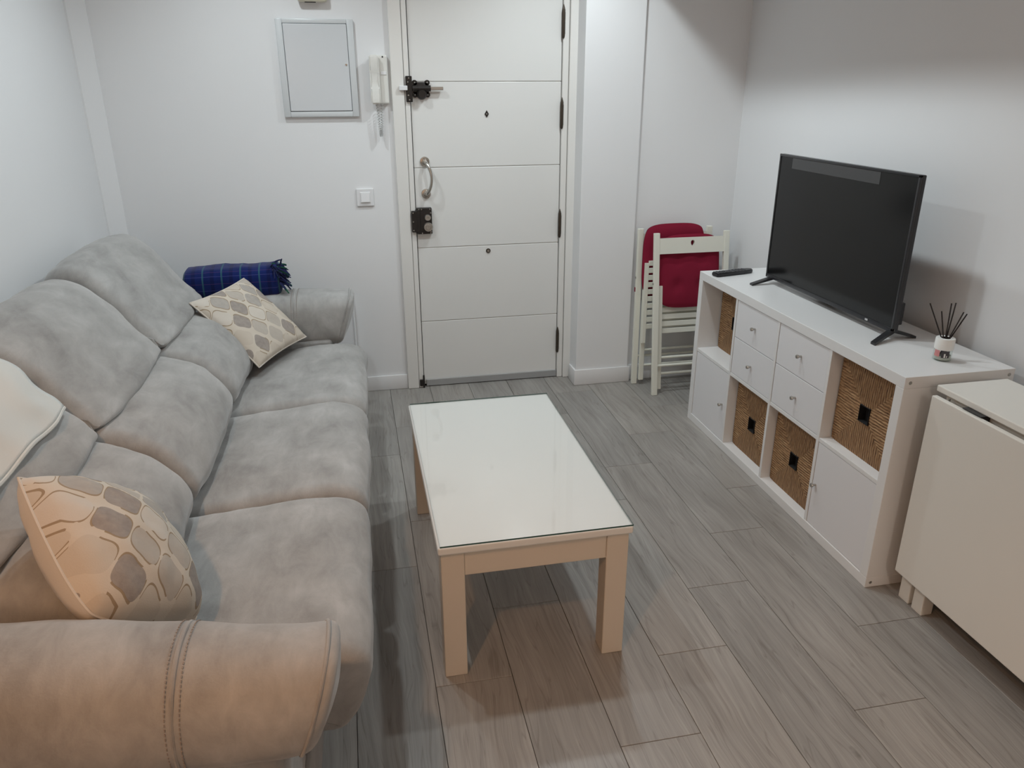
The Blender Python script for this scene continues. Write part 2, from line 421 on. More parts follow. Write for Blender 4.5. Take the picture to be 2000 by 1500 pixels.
M['screen'] = plain('tv_screen', (0.005, 0.005, 0.0055), 0.14, var=0.02, spec=0.35)
M['film'] = plain('film_strip', (0.05, 0.05, 0.052), 0.25)

# ------------------------------------------------------------------ room shell
LW, RW, BW, AW, PF = -2.765, 0.44, 2.18, 2.05, 2.025       # left, right, door wall, alcove wall, pillar front
NEAR = -4.6
def struct(name, bm, mat, **k): return finish(name, bm, mat, kind='structure', **k)
bm = bmesh.new(); add_box(bm, LW - 0.1, RW + 0.1, NEAR, BW + 0.2, -0.12, -0.006); floor = struct('floor', bm, M['grout'])
# planks: columns along y, real joints
PWID, PLEN, GAP = 0.2225, 0.903, 0.0008
offs = {0: -0.172, 1: 0.422, 2: 0.12, 3: -0.168, 4: -0.468, 5: 0.15, 6: -0.16, 7: 0.44, 8: 0.1, 9: -0.3, 10: 0.3, 11: -0.1, -1: 0.2, -2: -0.3}
for kcol in range(-3, 12):
    x1 = 0.0785 - PWID * kcol; x0 = x1 - PWID
    x0c, x1c = max(x0, LW), min(x1, RW)
    if x1c - x0c < 0.01: continue
    off = offs.get(kcol, R.uniform(-0.4, 0.4)); j = math.floor((-2.6 - off) / PLEN)
    while off + j * PLEN < BW + 0.02:
        y0 = max(off + j * PLEN, -2.6); y1 = min(off + (j + 1) * PLEN, BW + 0.02); j += 1
        if y1 - y0 < 0.02: continue
        dz = R.uniform(-0.0003, 0.0)
        bm = bmesh.new(); add_box(bm, x0c + GAP, x1c - GAP, y0 + GAP, y1 - GAP, -0.006, dz, bev=0.0008, seg=1)
        finish('floor_plank', bm, M['plank'], floor)
bm = bmesh.new(); add_box(bm, LW, RW, NEAR, -2.602, -0.006, 0.0); finish('rear_flooring', bm, M['plank'], floor)
T = 0.12
bm = bmesh.new(); add_box(bm, LW - T, LW, NEAR, BW + T, 0, CEIL); struct('wall_left', bm, M['wall'])
bm = bmesh.new(); add_box(bm, RW, RW + T, NEAR, AW + T + 0.1, 0, CEIL); struct('wall_right', bm, M['wall'])
DX0, DX1, DZ = -1.376, -0.405, 2.13                         # opening of the door incl. casing
bm = bmesh.new()
add_box(bm, LW - T, DX0 + 0.05, BW, BW + T, 0, CEIL); add_box(bm, DX1 - 0.03, -0.133, BW, BW + T, 0, CEIL); add_box(bm, DX0, DX1, BW, BW + T, DZ - 0.05, CEIL)
struct('wall_back', bm, M['wall'])
bm = bmesh.new(); add_box(bm, -0.135, RW + T, AW, AW + T + 0.1, 0, CEIL); struct('wall_alcove', bm, M['wall'])
bm = bmesh.new(); add_box(bm, -0.437, -0.130, PF, BW, 0, CEIL, bev=0.003); struct('wall_pillar', bm, M['wall'])
bm = bmesh.new(); add_box(bm, LW, RW, NEAR - T, NEAR, 0, CEIL); struct('wall_near', bm, M['wall'])
bm = bmesh.new(); add_box(bm, LW - T, RW + T, NEAR - T, BW + T + 0.1, CEIL, CEIL + 0.1); struct('ceiling', bm, M['wall'])
# dropped soffit along the right wall, unseen wall stub added behind the camera to edge the hall lamp's light, boxed corner pipe
bm = bmesh.new(); add_box(bm, -0.23, RW, -2.4, AW, 2.18, CEIL); struct('trim_1', bm, M['wall'])
bm = bmesh.new(); add_box(bm, LW, -1.216, -2.42, -2.30, 0, CEIL); struct('wall_light_stub', bm, M['wall'])
bm = bmesh.new(); add_prism(bm, [(LW, BW), (-2.695, BW), (-2.695, BW - 0.008), (LW + 0.008, BW - 0.075), (LW, BW - 0.075)], 0, CEIL, 'Z'); struct('trim_2', bm, M['wall'])
# skirting
def skirting(name, boxes):
    bm = bmesh.new()
    for b in boxes: add_box(bm, *b, bev=0.004)
    struct(name, bm, M['skirting'], smooth=True)
skirting('baseboard_back', [(LW + 0.07, DX0, BW - 0.012, BW, 0, 0.085)])
skirting('baseboard_pillar', [(-0.449, -0.118, PF - 0.012, PF, 0, 0.092), (-0.449, -0.437, PF - 0.0005, BW - 0.045, 0, 0.092)])
skirting('baseboard_alcove', [(-0.130, RW, AW - 0.012, AW, 0, 0.092)])
skirting('baseboard_right', [(RW - 0.012, RW, -2.4, AW - 0.012, 0, 0.092)])
skirting('baseboard_left', [(LW, LW + 0.012, -2.3, BW - 0.09, 0, 0.085)])

# ------------------------------------------------------------------ entrance door
door = empty('door_1', (-0.9, BW, 0), kind='structure')
LX0, LX1 = -1.283, -0.512; LY = BW + 0.004
gz = [0.03, 0.381, 0.789, 1.202, 1.614, 2.05]
for a, b in zip(gz, gz[1:]):
    box('door_board', (LX0, LX1, LY, LY + 0.035, a + 0.0015, b - 0.0015), M['door'], door, bev=0.0025)
box('door_core', (LX0 + 0.002, LX1 - 0.002, LY + 0.006, LY + 0.045, 0.012, 2.05), M['casing'], door, bev=0)
box('door_gap', (LX0 - 0.03, LX1 + 0.03, LY + 0.046, LY + 0.07, 0.0, 2.09), M['groove'], door, bev=0)
box('threshold_strip', (LX0 + 0.012, LX1, LY - 0.010, LY + 0.006, 0.004, 0.042), M['zinc'], door, bev=0.002)
frame = empty('trim_3', (-0.9, BW, 0), kind='structure')
for (a, b, y0, nm) in ((-1.376, -1.315, BW - 0.022, 'casing'), (-1.3135, -1.2875, BW - 0.014, 'jamb'), (-0.5095, -0.478, BW - 0.012, 'jamb'), (-0.4765, -0.408, BW - 0.024, 'casing')):
    box(nm, (a, b, y0, BW + 0.06, 0, DZ), M['casing'], frame, bev=0.004)
box('casing', (-1.376, -0.408, BW - 0.022, BW + 0.06, 2.06, DZ), M['casing'], frame, bev=0.004)
for zc in (1.887, 1.457, 0.892, 0.227):
    h = empty('hinge', (-0.511, BW, zc - 0.075), 
              {1.887: 'topmost bronze hinge at the right edge of the white door', 1.457: 'second bronze hinge from the top on the white door', 0.892: 'third bronze hinge from the top on the white door', 0.227: 'lowest bronze hinge at the right edge of the white door'}[zc], 'hinge', 'hinges of the entrance door')
    x, y = -0.5105, BW - 0.012
    lathe('knuckle', [(0, zc - 0.076), (0.007, zc - 0.070), (0.0085, zc - 0.062), (0.0085, zc + 0.055), (0.006, zc + 0.066), (0.0015, zc + 0.080), (0, zc + 0.082)], (x, y, 0), M['hinge'], h, n=14)
    box('hinge_leaf', (x, x + 0.0095, BW - 0.0135, BW - 0.0118, zc - 0.055, zc + 0.045), M['hinge'], h, bev=0.0005)
# sliding bolt
bolt = empty('slide_bolt', (-1.25, BW, 1.53), 'black iron sliding bolt with a steel bar across the top of the door edge', 'bolt')
def plate(name, x0, x1, z0, z1, y1, th, mat, par, bev=0.003): return box(name, (x0, x1, y1 - th, y1, z0, z1), mat, par, bev=bev)
yb = LY
plate('keeper_plate', -1.307, -1.276, 1.520, 1.640, BW - 0.014, 0.014, M['iron'], bolt)
bm = bmesh.new()
add_box(bm, -1.270, -1.192, yb - 0.012, yb, 1.548, 1.612, bev=0.004)
for sx in (-1.262, -1.200):
    for sz in (1.553, 1.609): add_lathe(bm, [(0, -0.012), (0.013, -0.012), (0.013, 0), (0, 0)], (sx, yb, sz), 'Y', 14)
finish('bolt_case', bm, M['iron'], bolt, smooth=True)
bm = bmesh.new(); add_lathe(bm, [(0, -0.03), (0.018, -0.03), (0.024, -0.022), (0.026, 0), (0, 0)], (-1.229, yb - 0.008, 1.556), 'Y', 20); finish('keyhole_boss', bm, M['iron'], bolt, smooth=True)
bm = bmesh.new(); add_tube(bm, [(-1.275, yb - 0.022, 1.583), (-1.185, yb - 0.022, 1.583)], 0.014, 12); finish('bolt_sleeve', bm, M['iron'], bolt, smooth=True)
box('bolt_bar', (-1.192, -1.123, yb - 0.030, yb - 0.016, 1.574, 1.591), M['steel'], bolt, bev=0.002)
box('bolt_end', (-1.340, -1.300, BW - 0.040, BW - 0.023, 1.574, 1.596), M['switch'], bolt, bev=0.003, label='pale end of the bolt past the frame')
for (sx, sz) in ((-1.2915, 1.630), (-1.2965, 1.612), (-1.2965, 1.551), (-1.2915, 1.530)):
    lathe('screw', [(0, -0.003), (0.003, -0.002), (0.004, 0), (0, 0)], (sx, BW - 0.028, sz), M['steel'], bolt, 'Y', 10)
for sx in (-1.262, -1.200):
    for sz in (1.553, 1.609): lathe('screw', [(0, -0.003), (0.003, -0.002), (0.0045, 0), (0, 0)], (sx, yb - 0.012, sz), M['steel'], bolt, 'Y', 10)
# pull handle
hd = empty('pull_handle', (-1.228, BW, 1.06), 'curved nickel pull handle on the left side of the door', 'handle')
for z in (1.233, 1.072):
    lathe('rosette', [(0, -0.020), (0.010, -0.018), (0.014, -0.010), (0.023, -0.008), (0.025, -0.003), (0.025, 0), (0, 0)], (-1.228, LY, z), M['nickel'], hd, 'Y', 24)
pts = spline([(-1.228, LY - 0.012, 1.233), (-1.219, LY - 0.040, 1.222), (-1.206, LY - 0.052, 1.190), (-1.201, LY - 0.055, 1.153), (-1.206, LY - 0.052, 1.115), (-1.219, LY - 0.040, 1.083), (-1.228, LY - 0.012, 1.072)], 6, False)
tube('grip', pts, [0.010 - 0.003 * math.sin(math.pi * i / (len(pts) - 1)) for i in range(len(pts))], M['nickel'], hd, 12)
# rim lock
lk = empty('rim_lock', (-1.25, BW, 0.86), 'black rim lock with two steel cylinders below the pull handle', 'lock')
plate('lock_case', -1.282, -1.205, 0.868, 1.003, LY, 0.030, M['iron'], lk)
plate('lock_keeper', -1.311, -1.281, 0.880, 0.990, BW - 0.014, 0.020, M['iron'], lk)
box('case_rib', (-1.290, -1.266, LY - 0.036, LY - 0.004, 0.872, 0.996), M['iron'], lk, bev=0.003)
lathe('key_cylinder', [(0, -0.036), (0.004, -0.036), (0.005, -0.040), (0.014, -0.040), (0.017, -0.036), (0.017, -0.028), (0, -0.028)], (-1.228, LY, 0.953), M['steel'], lk, 'Y', 24)
lathe('thumb_knob', [(0, -0.050), (0.012, -0.050), (0.014, -0.046), (0.022, -0.046), (0.024, -0.042), (0.024, -0.028), (0, -0.028)], (-1.227, LY, 0.906), M['steel'], lk, 'Y', 28)
for (sx, sz) in ((-1.272, 0.996), (-1.258, 0.996), (-1.214, 0.996), (-1.211, 0.977), (-1.212, 0.880), (-1.214, 0.873), (-1.258, 0.873)):
    lathe('screw', [(0, -0.003), (0.0028, -0.002), (0.0038, 0), (0, 0)], (sx, LY - 0.030, sz), M['steel'], lk, 'Y', 10)
for sz in (0.980, 0.935, 0.890): lathe('screw', [(0, -0.003), (0.0028, -0.002), (0.0038, 0), (0, 0)], (-1.303, BW - 0.034, sz), M['steel'], lk, 'Y', 10)
# peepholes
pv = empty('peephole', (-0.902, BW, 1.44), 'dark diamond shaped peephole plate high on the door', 'peephole')
bm = bmesh.new(); add_prism(bm, [(-0.902, 1.478), (-0.913, 1.460), (-0.902, 1.443), (-0.891, 1.460)], LY - 0.004, LY + 0.001, 'Y'); finish('escutcheon', bm, M['iron'], pv)
lathe('lens', [(0, -0.008), (0.003, -0.0075), (0.005, -0.004), (0.005, 0), (0, 0)], (-0.902, LY, 1.460), M['steel'], pv, 'Y', 14)
kv = empty('keyhole_cover', (-0.904, BW, 0.745), 'small round metal cap at the middle groove of the door', 'cap')
lathe('rim', [(0.007, -0.005), (0.010, -0.006), (0.0125, -0.003), (0.0125, 0), (0.007, 0), (0.007, -0.005)], (-0.904, LY, 0.760), M['hinge'], kv, 'Y', 20)
lathe('cap', [(0, -0.005), (0.007, -0.004), (0.007, 0), (0, 0)], (-0.904, LY, 0.760), M['steel'], kv, 'Y', 16)
ds = empty('floor_bolt', (-1.297, BW, 0.0), 'tiny black bolt at the bottom left corner of the door', 'bolt')
box('bolt_body', (-1.310, -1.288, BW - 0.026, BW - 0.0145, 0.012, 0.050), M['iron'], ds, bev=0.003)
tube('bolt_pin', [(-1.287, BW - 0.02, 0.002), (-1.287, BW - 0.02, 0.075)], 0.005, M['iron'], ds)

# ------------------------------------------------------------------ things on the door wall
pn = empty('fuse_box', (-1.72, BW, 1.45), 'grey flat electrical panel with a glossy door on the back wall', 'fuse box')
PX0, PX1, PZ0, PZ1 = -1.895, -1.540, 1.455, 1.888
bm = bmesh.new()
for d in ((PX0, PX0 + 0.031, PZ0, PZ1), (PX1 - 0.031, PX1, PZ0, PZ1), (PX0 + 0.03, PX1 - 0.03, PZ0, PZ0 + 0.026), (PX0 + 0.03, PX1 - 0.03, PZ1 - 0.020, PZ1)):
    add_box(bm, d[0], d[1], BW - 0.020, BW, d[2], d[3], bev=0.004)
finish('panel_frame', bm, M['panelframe'], pn, smooth=True)
box('panel_door', (PX0 + 0.0325, PX1 - 0.0325, BW - 0.023, BW - 0.008, PZ0 + 0.0275, PZ1 - 0.0215), M['panelgrey'], pn, bev=0.002)
box('panel_recess', (PX0 + 0.025, PX1 - 0.025, BW - 0.007, BW, PZ0 + 0.02, PZ1 - 0.015), M['groove'], pn, bev=0)
lathe('latch', [(0, -0.027), (0.004, -0.0265), (0.005, -0.023), (0, -0.023)], (PX1 - 0.045, BW, 1.69), M['nickel'], pn, 'Y', 14)
ch = empty('door_chime', (-1.716, BW, 1.955), 'cream door chime box above the electrical panel', 'door chime')
box('chime_cover', (-1.784, -1.650, BW - 0.045, BW, 1.957, 2.04), M['ivory'], ch, bev=0.012, seg=3)
box('sound_slot', (-1.752, -1.702, BW - 0.034, BW - 0.012, 1.9555, 1.960), M['groove'], ch, bev=0)
ic = empty('intercom', (-1.434, BW, 1.50), 'white wall intercom with a handset beside the door frame', 'intercom')
box('intercom_base', (-1.462, -1.390, BW - 0.028, BW, 1.512, 1.734), M['phone'], ic, bev=0.008, seg=3)
bm = bmesh.new()
prof = [(1.512, 0.028), (1.512, 0.062), (1.545, 0.066), (1.585, 0.056), (1.623, 0.052), (1.660, 0.056), (1.700, 0.066), (1.733, 0.062), (1.733, 0.028)]
rings = []
sp = spline([(BW - d, z) for z, d in prof], 1, False)
add_prism(bm, sp, -1.478, -1.433, 'X')
bmesh.ops.bevel(bm, geom=list(bm.edges), offset=0.006, segments=2, affect='EDGES')
hs = finish('handset', bm, M['phone'], ic, smooth=True)
box('call_button', (-1.424, -1.398, BW - 0.031, BW - 0.027, 1.645, 1.660), M['switch'], ic, bev=0.001)
lathe('hook_dot', [(0, -0.030), (0.003, -0.030), (0.004, -0.028), (0, -0.028)], (-1.412, BW, 1.725), M['groove'], ic, 'Y', 10)
cp = []
for i in range(241):
    f = i / 240
    if f < 0.5: c0 = Vector((-1.452 + 0.012 * (f * 2), BW - 0.035, 1.512 - 0.150 * math.sin(math.pi * f)))
    else: c0 = Vector((-1.440 + 0.012 * (2 * f - 1) , BW - 0.030, 1.512 - 0.150 * math.sin(math.pi * f)))
    a = f * 2 * math.pi * 34
    cp.append(c0 + Vector((0.0055 * math.cos(a), 0.0055 * math.sin(a), 0)))
tube('coiled_cord', cp, 0.0017, M['cord'], ic, 6)
sw = empty('light_switch', (-1.541, BW, 1.018), 'single white light switch on the wall left of the door', 'light switch')
box('switch_plate', (-1.583, -1.497, BW - 0.010, BW, 1.020, 1.108), M['switch'], sw, bev=0.003)
box('switch_surround', (-1.566, -1.514, BW - 0.0125, BW - 0.008, 1.036, 1.091), M['wall'], sw, bev=0.002)
bm = bmesh.new(); add_prism(bm, [(BW - 0.012, 1.042), (BW - 0.019, 1.042), (BW - 0.0145, 1.085), (BW - 0.012, 1.085)], -1.561, -1.519, 'X'); finish('rocker', bm, M['switch'], sw)
bd = empty('wall_board', (-1.70, BW, 0), 'narrow white upright board between the far sofa arm and wall', 'board')
box('board_face', (-1.80, -1.645, BW - 0.030, BW - 0.014, 0.09, 0.530), M['switch'], bd, bev=0.003)
box('board_edge', (-1.651, -1.640, BW - 0.036, BW - 0.013, 0.0, 0.536), M['switch'], bd, bev=0.003)

# ------------------------------------------------------------------ sofa
PIV = (-2.2, 0.6, 0)
sofa = empty('sofa', PIV, 'grey suede three seat sofa with rolled arms along the left wall', 'sofa', rot=(0, 0, -0.022))
SU = M['suede']
ys = [-0.50, 0.205, 0.93, 1.66]
seat_p = [(-2.36, 0.225), (-1.95, 0.222), (-1.80, 0.222), (-1.70, 0.222), (-1.668, 0.25), (-1.640, 0.31), (-1.622, 0.375), (-1.635, 0.430), (-1.685, 0.462), (-1.78, 0.470), (-1.95, 0.458), (-2.15, 0.440), (-2.36, 0.435)]
lum_p = [(-2.185, 0.435), (-2.125, 0.465), (-2.105, 0.520), (-2.135, 0.590), (-2.215, 0.662), (-2.325, 0.700), (-2.40, 0.705), (-2.56, 0.70), (-2.60, 0.55), (-2.58, 0.44), (-2.35, 0.43)]
head_p = [(-2.332, 0.712), (-2.342, 0.755), (-2.395, 0.820), (-2.45, 0.900), (-2.52, 0.975), (-2.585, 1.010), (-2.655, 1.000), (-2.695, 0.94), (-2.705, 0.80), (-2.68, 0.70), (-2.50, 0.69)]
for i in range(3):
    a, b = ys[i], ys[i + 1]
    loft('seat_cushion', seat_p, a + 0.003, b - 0.003, 0.045, SU, sofa, per=9, gather=0.003, crown=0.008, bulge=0.004, amp=0.008, seed=i)
    loft('lumbar_cushion', lum_p, a + 0.004, b - 0.004, 0.042, SU, sofa, per=9, gather=0.0045, crown=0.016, bulge=0.006, amp=0.009, seed=i + 5)
    dz = (0.030, 0.022, 0.0)[i]
    hp = [(x, z - dz * max(0, (z - 0.70) / 0.31)) for x, z in head_p]
    loft('headrest_cushion', hp, a + 0.004, b - 0.004, 0.042, SU, sofa, per=9, gather=0.0045, crown=0.018, bulge=0.010, amp=0.010, seed=i + 9)
def SHR(t, z):
    k = max(0.0, min(1.0, (t + 2.1) / 0.4)); return 0.32 * (z - 0.62) * k * k
def arm(yc, sgn, seed):
    zc, ry, rz = (0.565, 0.108, 0.110) if sgn < 0 else (0.560, 0.118, 0.122)
    EX = 0.9 if sgn < 0 else 0.6
    def MD(a, t, z):
        s = max(0.0, min(1.3, (-1.75 - t) / 0.6)) if sgn < 0 else 0.0
        return (yc + (a - yc) * (1 + 0.16 * s) + 0.055 * s, t + SHR(t, z), zc + (z - zc) * (1 + 0.16 * s) + 0.012 * s)
    prof = [(yc + ry * math.copysign(abs(math.cos(t)) ** EX, math.cos(t)), zc + rz * math.copysign(abs(math.sin(t)) ** EX, math.sin(t))) for t in [2 * math.pi * k / 20 for k in range(20)]]
    o = loft('armrest', prof, -2.62, -1.672, 0.022, SU, sofa, axis='X', crown=0.008, bulge=0.016, amp=0.007, seed=seed, nt=40, per=3, mod=MD)
    def ringpts(x, g):
        tau = 2 * (x + 2.62) / 0.948 - 1
        c = 0.008 * (1 - tau * tau) + g
        return [(lambda q: (q[1], q[0], q[2]))(MD(yc + (ry + c) * math.copysign(abs(math.cos(t)) ** EX, math.cos(t)), x, zc + (rz + c) * math.copysign(abs(math.sin(t)) ** EX, math.sin(t)))) for t in [2 * math.pi * k / 48 for k in range(48)]]
    bm = bmesh.new(); add_ring(bm, ringpts(-1.697, 0.0), 0.0035, 8); finish('piping', bm, SU, o, smooth=True)
    bm = bmesh.new(); add_ring(bm, ringpts(-1.935, 0.0), 0.0045, 8); finish('seam', bm, SU, o, smooth=True)
    bm = bmesh.new()
    for x in (-1.946, -1.922):
        P = ringpts(x, 0.003)
        Q = []
        for a_, b_ in zip(P, P[1:] + P[:1]):
            for f in (0, 0.5): Q.append(Vector(a_).lerp(Vector(b_), f))
        for q0, q1 in zip(Q, Q[1:] + Q[:1]):
            add_tube(bm, [q0, q0.lerp(q1, 0.55)], 0.0013, 5)
    finish('stitching', bm, M['thread'], o, kind='stuff')
    return o
arm(-0.708, -1, 21)
arm(1.790, 1, 27)
# arm sides and base
for (y0, y1) in ((-0.775, -0.520), (1.668, 1.895)):
    box('arm_panel', (-2.60, -1.775, y0, y1, 0.012, 0.48), SU, sofa, bev=0.02, seg=3)
box('base_frame', (-2.62, -1.765, -0.575, 1.70, 0.02, 0.223), SU, sofa, bev=0.01)
box('back_frame', (-2.725, -2.56, -0.70, 1.82, 0.06, 0.93), SU, sofa, bev=0.03, seg=3)
for (x, y) in ((-1.86, -0.72), (-2.62, -0.70), (-1.86, 1.83), (-2.62, 1.80), (-1.86, 0.55)):
    lathe('foot', [(0, 0), (0.022, 0), (0.026, 0.07), (0, 0.07)], (x, y, 0), M['black'], sofa, n=16)

# ------------------------------------------------------------------ pillows
def pillow(name, corners, thick, label, seed, group=None, crease=0.0, pinch=0.055, rnd=0.0, sharp=(-1, 1)):
    C = [Vector(c) for c in corners]                        # bottom, right, top, left seen from the front
    ctr = sum(C, Vector()) / 4
    ex = ((C[1] - C[0]) + (C[2] - C[3])).normalized(); ey0 = ((C[3] - C[0]) + (C[2] - C[1])).normalized()
    nz = ex.cross(ey0).normalized(); ey = nz.cross(ex)
    s = ((C[1] - C[0]).length + (C[2] - C[3]).length + (C[3] - C[0]).length + (C[2] - C[1]).length) / 4
    rot = Matrix((ex, ey, nz)).transposed().to_4x4()
    root = empty(name, (0, 0, 0), label, 'pillow', group, loc=ctr, rot=rot.to_euler())
    N = 44
    def pt(i, j, sd):
        u = -1 + 2 * i / N; v = -1 + 2 * j / N
        rr_ = 0.0 if (u * sharp[0] > 0 and v * sharp[1] > 0) else rnd * (u * u * v * v) ** 1.5
        pin = 1 - pinch * (1 - v * v) * abs(u) ** 3 - rr_
        pin2 = 1 - pinch * (1 - u * u) * abs(v) ** 3 - rr_
        h = max(0.0, (1 - u * u) * (1 - v * v)) ** 0.42 * thick / 2
        x = u * s / 2 * pin; y = v * s / 2 * pin2
        edge = (1 - max(abs(u), abs(v)))
        wr = fbm((x + seed, y, sd), 9) * 0.006 + noise.noise(Vector((x * 30 + seed, y * 8 + 3 * sd, 0))) * 0.004 * math.exp(-edge * 3) * min(1, edge * 8)
        diag = noise.noise(Vector(((x + y) * 16 + seed, (x - y) * 5, 1.0))) * crease * min(1, edge * 4)
        return Vector((x, y, sd * (h * (1.0 if sd > 0 else 0.9)) + (wr + diag) * (1 if edge > 0.001 else 0)))
    for sd, nm, mt in ((1, 'front_cover', M['lattice']), (-1, 'back_cover', M['pillowback'])):
        bm = bmesh.new(); g = [[bm.verts.new(pt(i, j, sd)) for j in range(N + 1)] for i in range(N + 1)]
        for i in range(N):
            for j in range(N):
                q = (g[i][j], g[i + 1][j], g[i + 1][j + 1], g[i][j + 1])
                bm.faces.new(q if sd > 0 else q[::-1])
        finish(nm, bm, mt, root, smooth=True, ang=180, keep_normals=True)
    edge = [pt(i, 0, 1) for i in range(N)] + [pt(N, j, 1) for j in range(N)] + [pt(N - i, N, 1) for i in range(N)] + [pt(0, N - j, 1) for j in range(N)]
    bm = bmesh.new(); add_ring(bm, edge, 0.003, 6); finish('seam_edge', bm, M['pillowback'], root, smooth=True)
    return root
pillow('throw_pillow', [(-2.04, 1.27, 0.500), (-1.865, 1.610, 0.515), (-2.12, 1.735, 0.775), (-2.30, 1.39, 0.760)], 0.11, 'beige lattice print pillow lying at the far sofa corner before the blue blanket', 3.0, 'lattice pillows', 0.004)
pillow('throw_pillow', [(-2.135, -0.612, 0.693), (-2.004, -0.372, 0.475), (-2.169, -0.121, 0.654), (-2.300, -0.362, 0.871)], 0.21, 'beige lattice print pillow propped against the near sofa arm', 8.0, 'lattice pillows', 0.006, -0.05, 0.10)

# ------------------------------------------------------------------ plaid blanket roll on the far arm
bl = empty('blanket', (-2.17, 1.80, 0.665), 'folded navy plaid blanket with fringe on the far sofa arm', 'blanket')
bm = bmesh.new(); rings = []
X0, X1 = -2.40, -1.955; NB = 40; NR = 40
cy, cz = 1.82, 0.742
for i in range(NB + 1):
    f = i / NB; x = X0 + (X1 - X0) * f
    e = min(1.0, max(0.0, 1 - (1 - min(f, 1 - f) / 0.06) ** 2 if min(f, 1 - f) < 0.06 else 1.0)) ** 0.5
    e = max(e, 0.35)
    ring = []
    for k in range(NR):
        t = 2 * math.pi * k / NR
        ry = 0.085 * e; rz = (0.073 + 0.008 * f) * e
        yy = ry * math.copysign(abs(math.cos(t)) ** 0.7, math.cos(t)); zz = rz * math.copysign(abs(math.sin(t)) ** 0.7, math.sin(t))
        p = Vector((x, cy + yy, cz + zz + 0.006 * f))
        d = fbm(p + Vector((4, 2, 1)), 8) * 0.010 + 0.004 * math.sin(t * 2 + 1) 
        ring.append(bm.verts.new(p + Vector((0, yy, zz)).normalized() * d))
    rings.append(ring)
for a, b in zip(rings, rings[1:]):
    for k in range(NR): bm.faces.new((a[k], a[(k + 1) % NR], b[(k + 1) % NR], b[k]))
bm.faces.new(rings[0]); bm.faces.new(rings[-1])
ob = finish('blanket_roll', bm, M['plaid'], bl, smooth=True, ang=180)
for v in ob.data.vertices: v.co.z -= 0.078
ob.location.z += 0.078
for nm, mt, cnt in (('fringe', M['fringe'], 60), ('green_fringe', M['fringegreen'], 10)):
    bm = bmesh.new()
    for i in range(cnt):
        if i % 3 == 0:
            p = Vector((R.uniform(-2.0, -1.955), 1.76 + R.uniform(-0.02, 0.05), 0.815 + R.uniform(-0.015, 0.012)))
            d = Vector((R.uniform(-0.3, 1.0), R.uniform(-1.0, 0.3), R.uniform(-0.5, 0.8)))
        else:
            p = Vector((-1.965, 1.75 + R.uniform(-0.02, 0.09), 0.76 + R.uniform(-0.03, 0.055)))
            d = Vector((1.0, R.uniform(-0.8, 0.2), R.uniform(-0.9, 0.25)))
        d = d.normalized() * R.uniform(0.03, 0.055)
        q = [p + d * s + Vector((0, 0, -0.014 * s * s)) for s in (0, 0.33, 0.66, 1.0)]
        add_tube(bm, q, [0.004, 0.0042, 0.0035, 0.0025], 5)
    finish(nm, bm, mt, bl, smooth=True, kind='stuff')

# ------------------------------------------------------------------ cream throw over the near headrest
HP = spline([(x, z - 0.030 * max(0, (z - 0.70) / 0.31)) for x, z in head_p], 10)
cut = [p for p in HP]
i0 = min(range(len(HP)), key=lambda i: (HP[i][0] + 2.388) ** 2 + (HP[i][1] - 0.808) ** 2)
seq = []
i = i0
while True:
    seq.append(HP[i % len(HP)]); i += 1
    if HP[i % len(HP)][0] < -2.70 or len(seq) > 70: break
bm = bmesh.new(); rows = []
YT0, YT1 = -0.47, 0.150; NY = 34
for ri, (px, pz) in enumerate(seq):
    a_ = seq[max(ri - 1, 0)]; b_ = seq[min(ri + 1, len(seq) - 1)]
    dx, dz = b_[0] - a_[0], b_[1] - a_[1]; l = math.hypot(dx, dz) or 1; nx, nz = dz / l, -dx / l
    if nz < 0 and nx < 0: nx, nz = -nx, -nz
    row = []
    for j in range(NY + 1):
        y = YT0 + (YT1 - YT0) * j / NY
        tau = 2 * (y + 0.496) / 0.697 - 1
        c = 0.018 * (1 - tau * tau) + 0.015
        wv = 0.004 * math.sin(y * 34) + 0.006 * fbm((px, y, pz), 7)
        hang = 0.005 * math.sin(y * 23 + 1) * max(0, 1 - ri / 6)
        row.append(bm.verts.new((px + nx * (c + wv), y + 0.01 * math.sin(ri * 0.5), pz + nz * (c + wv) - hang)))
    rows.append(row)
for a, b in zip(rows, rows[1:]):
    for j in range(NY): bm.faces.new((a[j], a[j + 1], b[j + 1], b[j]))
rc = Matrix.Rotation(-0.022, 4, 'Z')
for v in bm.verts:
    v.co = rc @ (v.co - Vector(PIV)) + Vector(PIV)
r_ = bmesh.ops.recalc_face_normals(bm, faces=bm.faces)
th = finish('throw_blanket', bm, M['throw'], smooth=True, ang=180, label='cream fleece throw draped over the nearest sofa headrest', cat='throw')
sm = th.modifiers.new('solid', 'SOLIDIFY'); sm.thickness = 0.010; sm.offset = 0
# thick hem along the lower edge
bm = bmesh.new()
hem = []
for j in range(NY + 1):
    y = YT0 + (YT1 - YT0) * j / NY
    tau = 2 * (y + 0.496) / 0.697 - 1; c = 0.018 * (1 - tau * tau) + 0.015
    px, pz = seq[0]; hang = 0.005 * math.sin(y * 23 + 1)
    wv = 0.004 * math.sin(y * 34) + 0.006 * fbm((px, y, pz), 7)
    hem.append(rc @ (Vector((px + 0.83 * (c + wv), y, pz + 0.55 * (c + wv) - hang)) - Vector(PIV)) + Vector(PIV))
add_tube(bm, hem, 0.006, 8); finish('hem', bm, M['throw'], th, smooth=True)

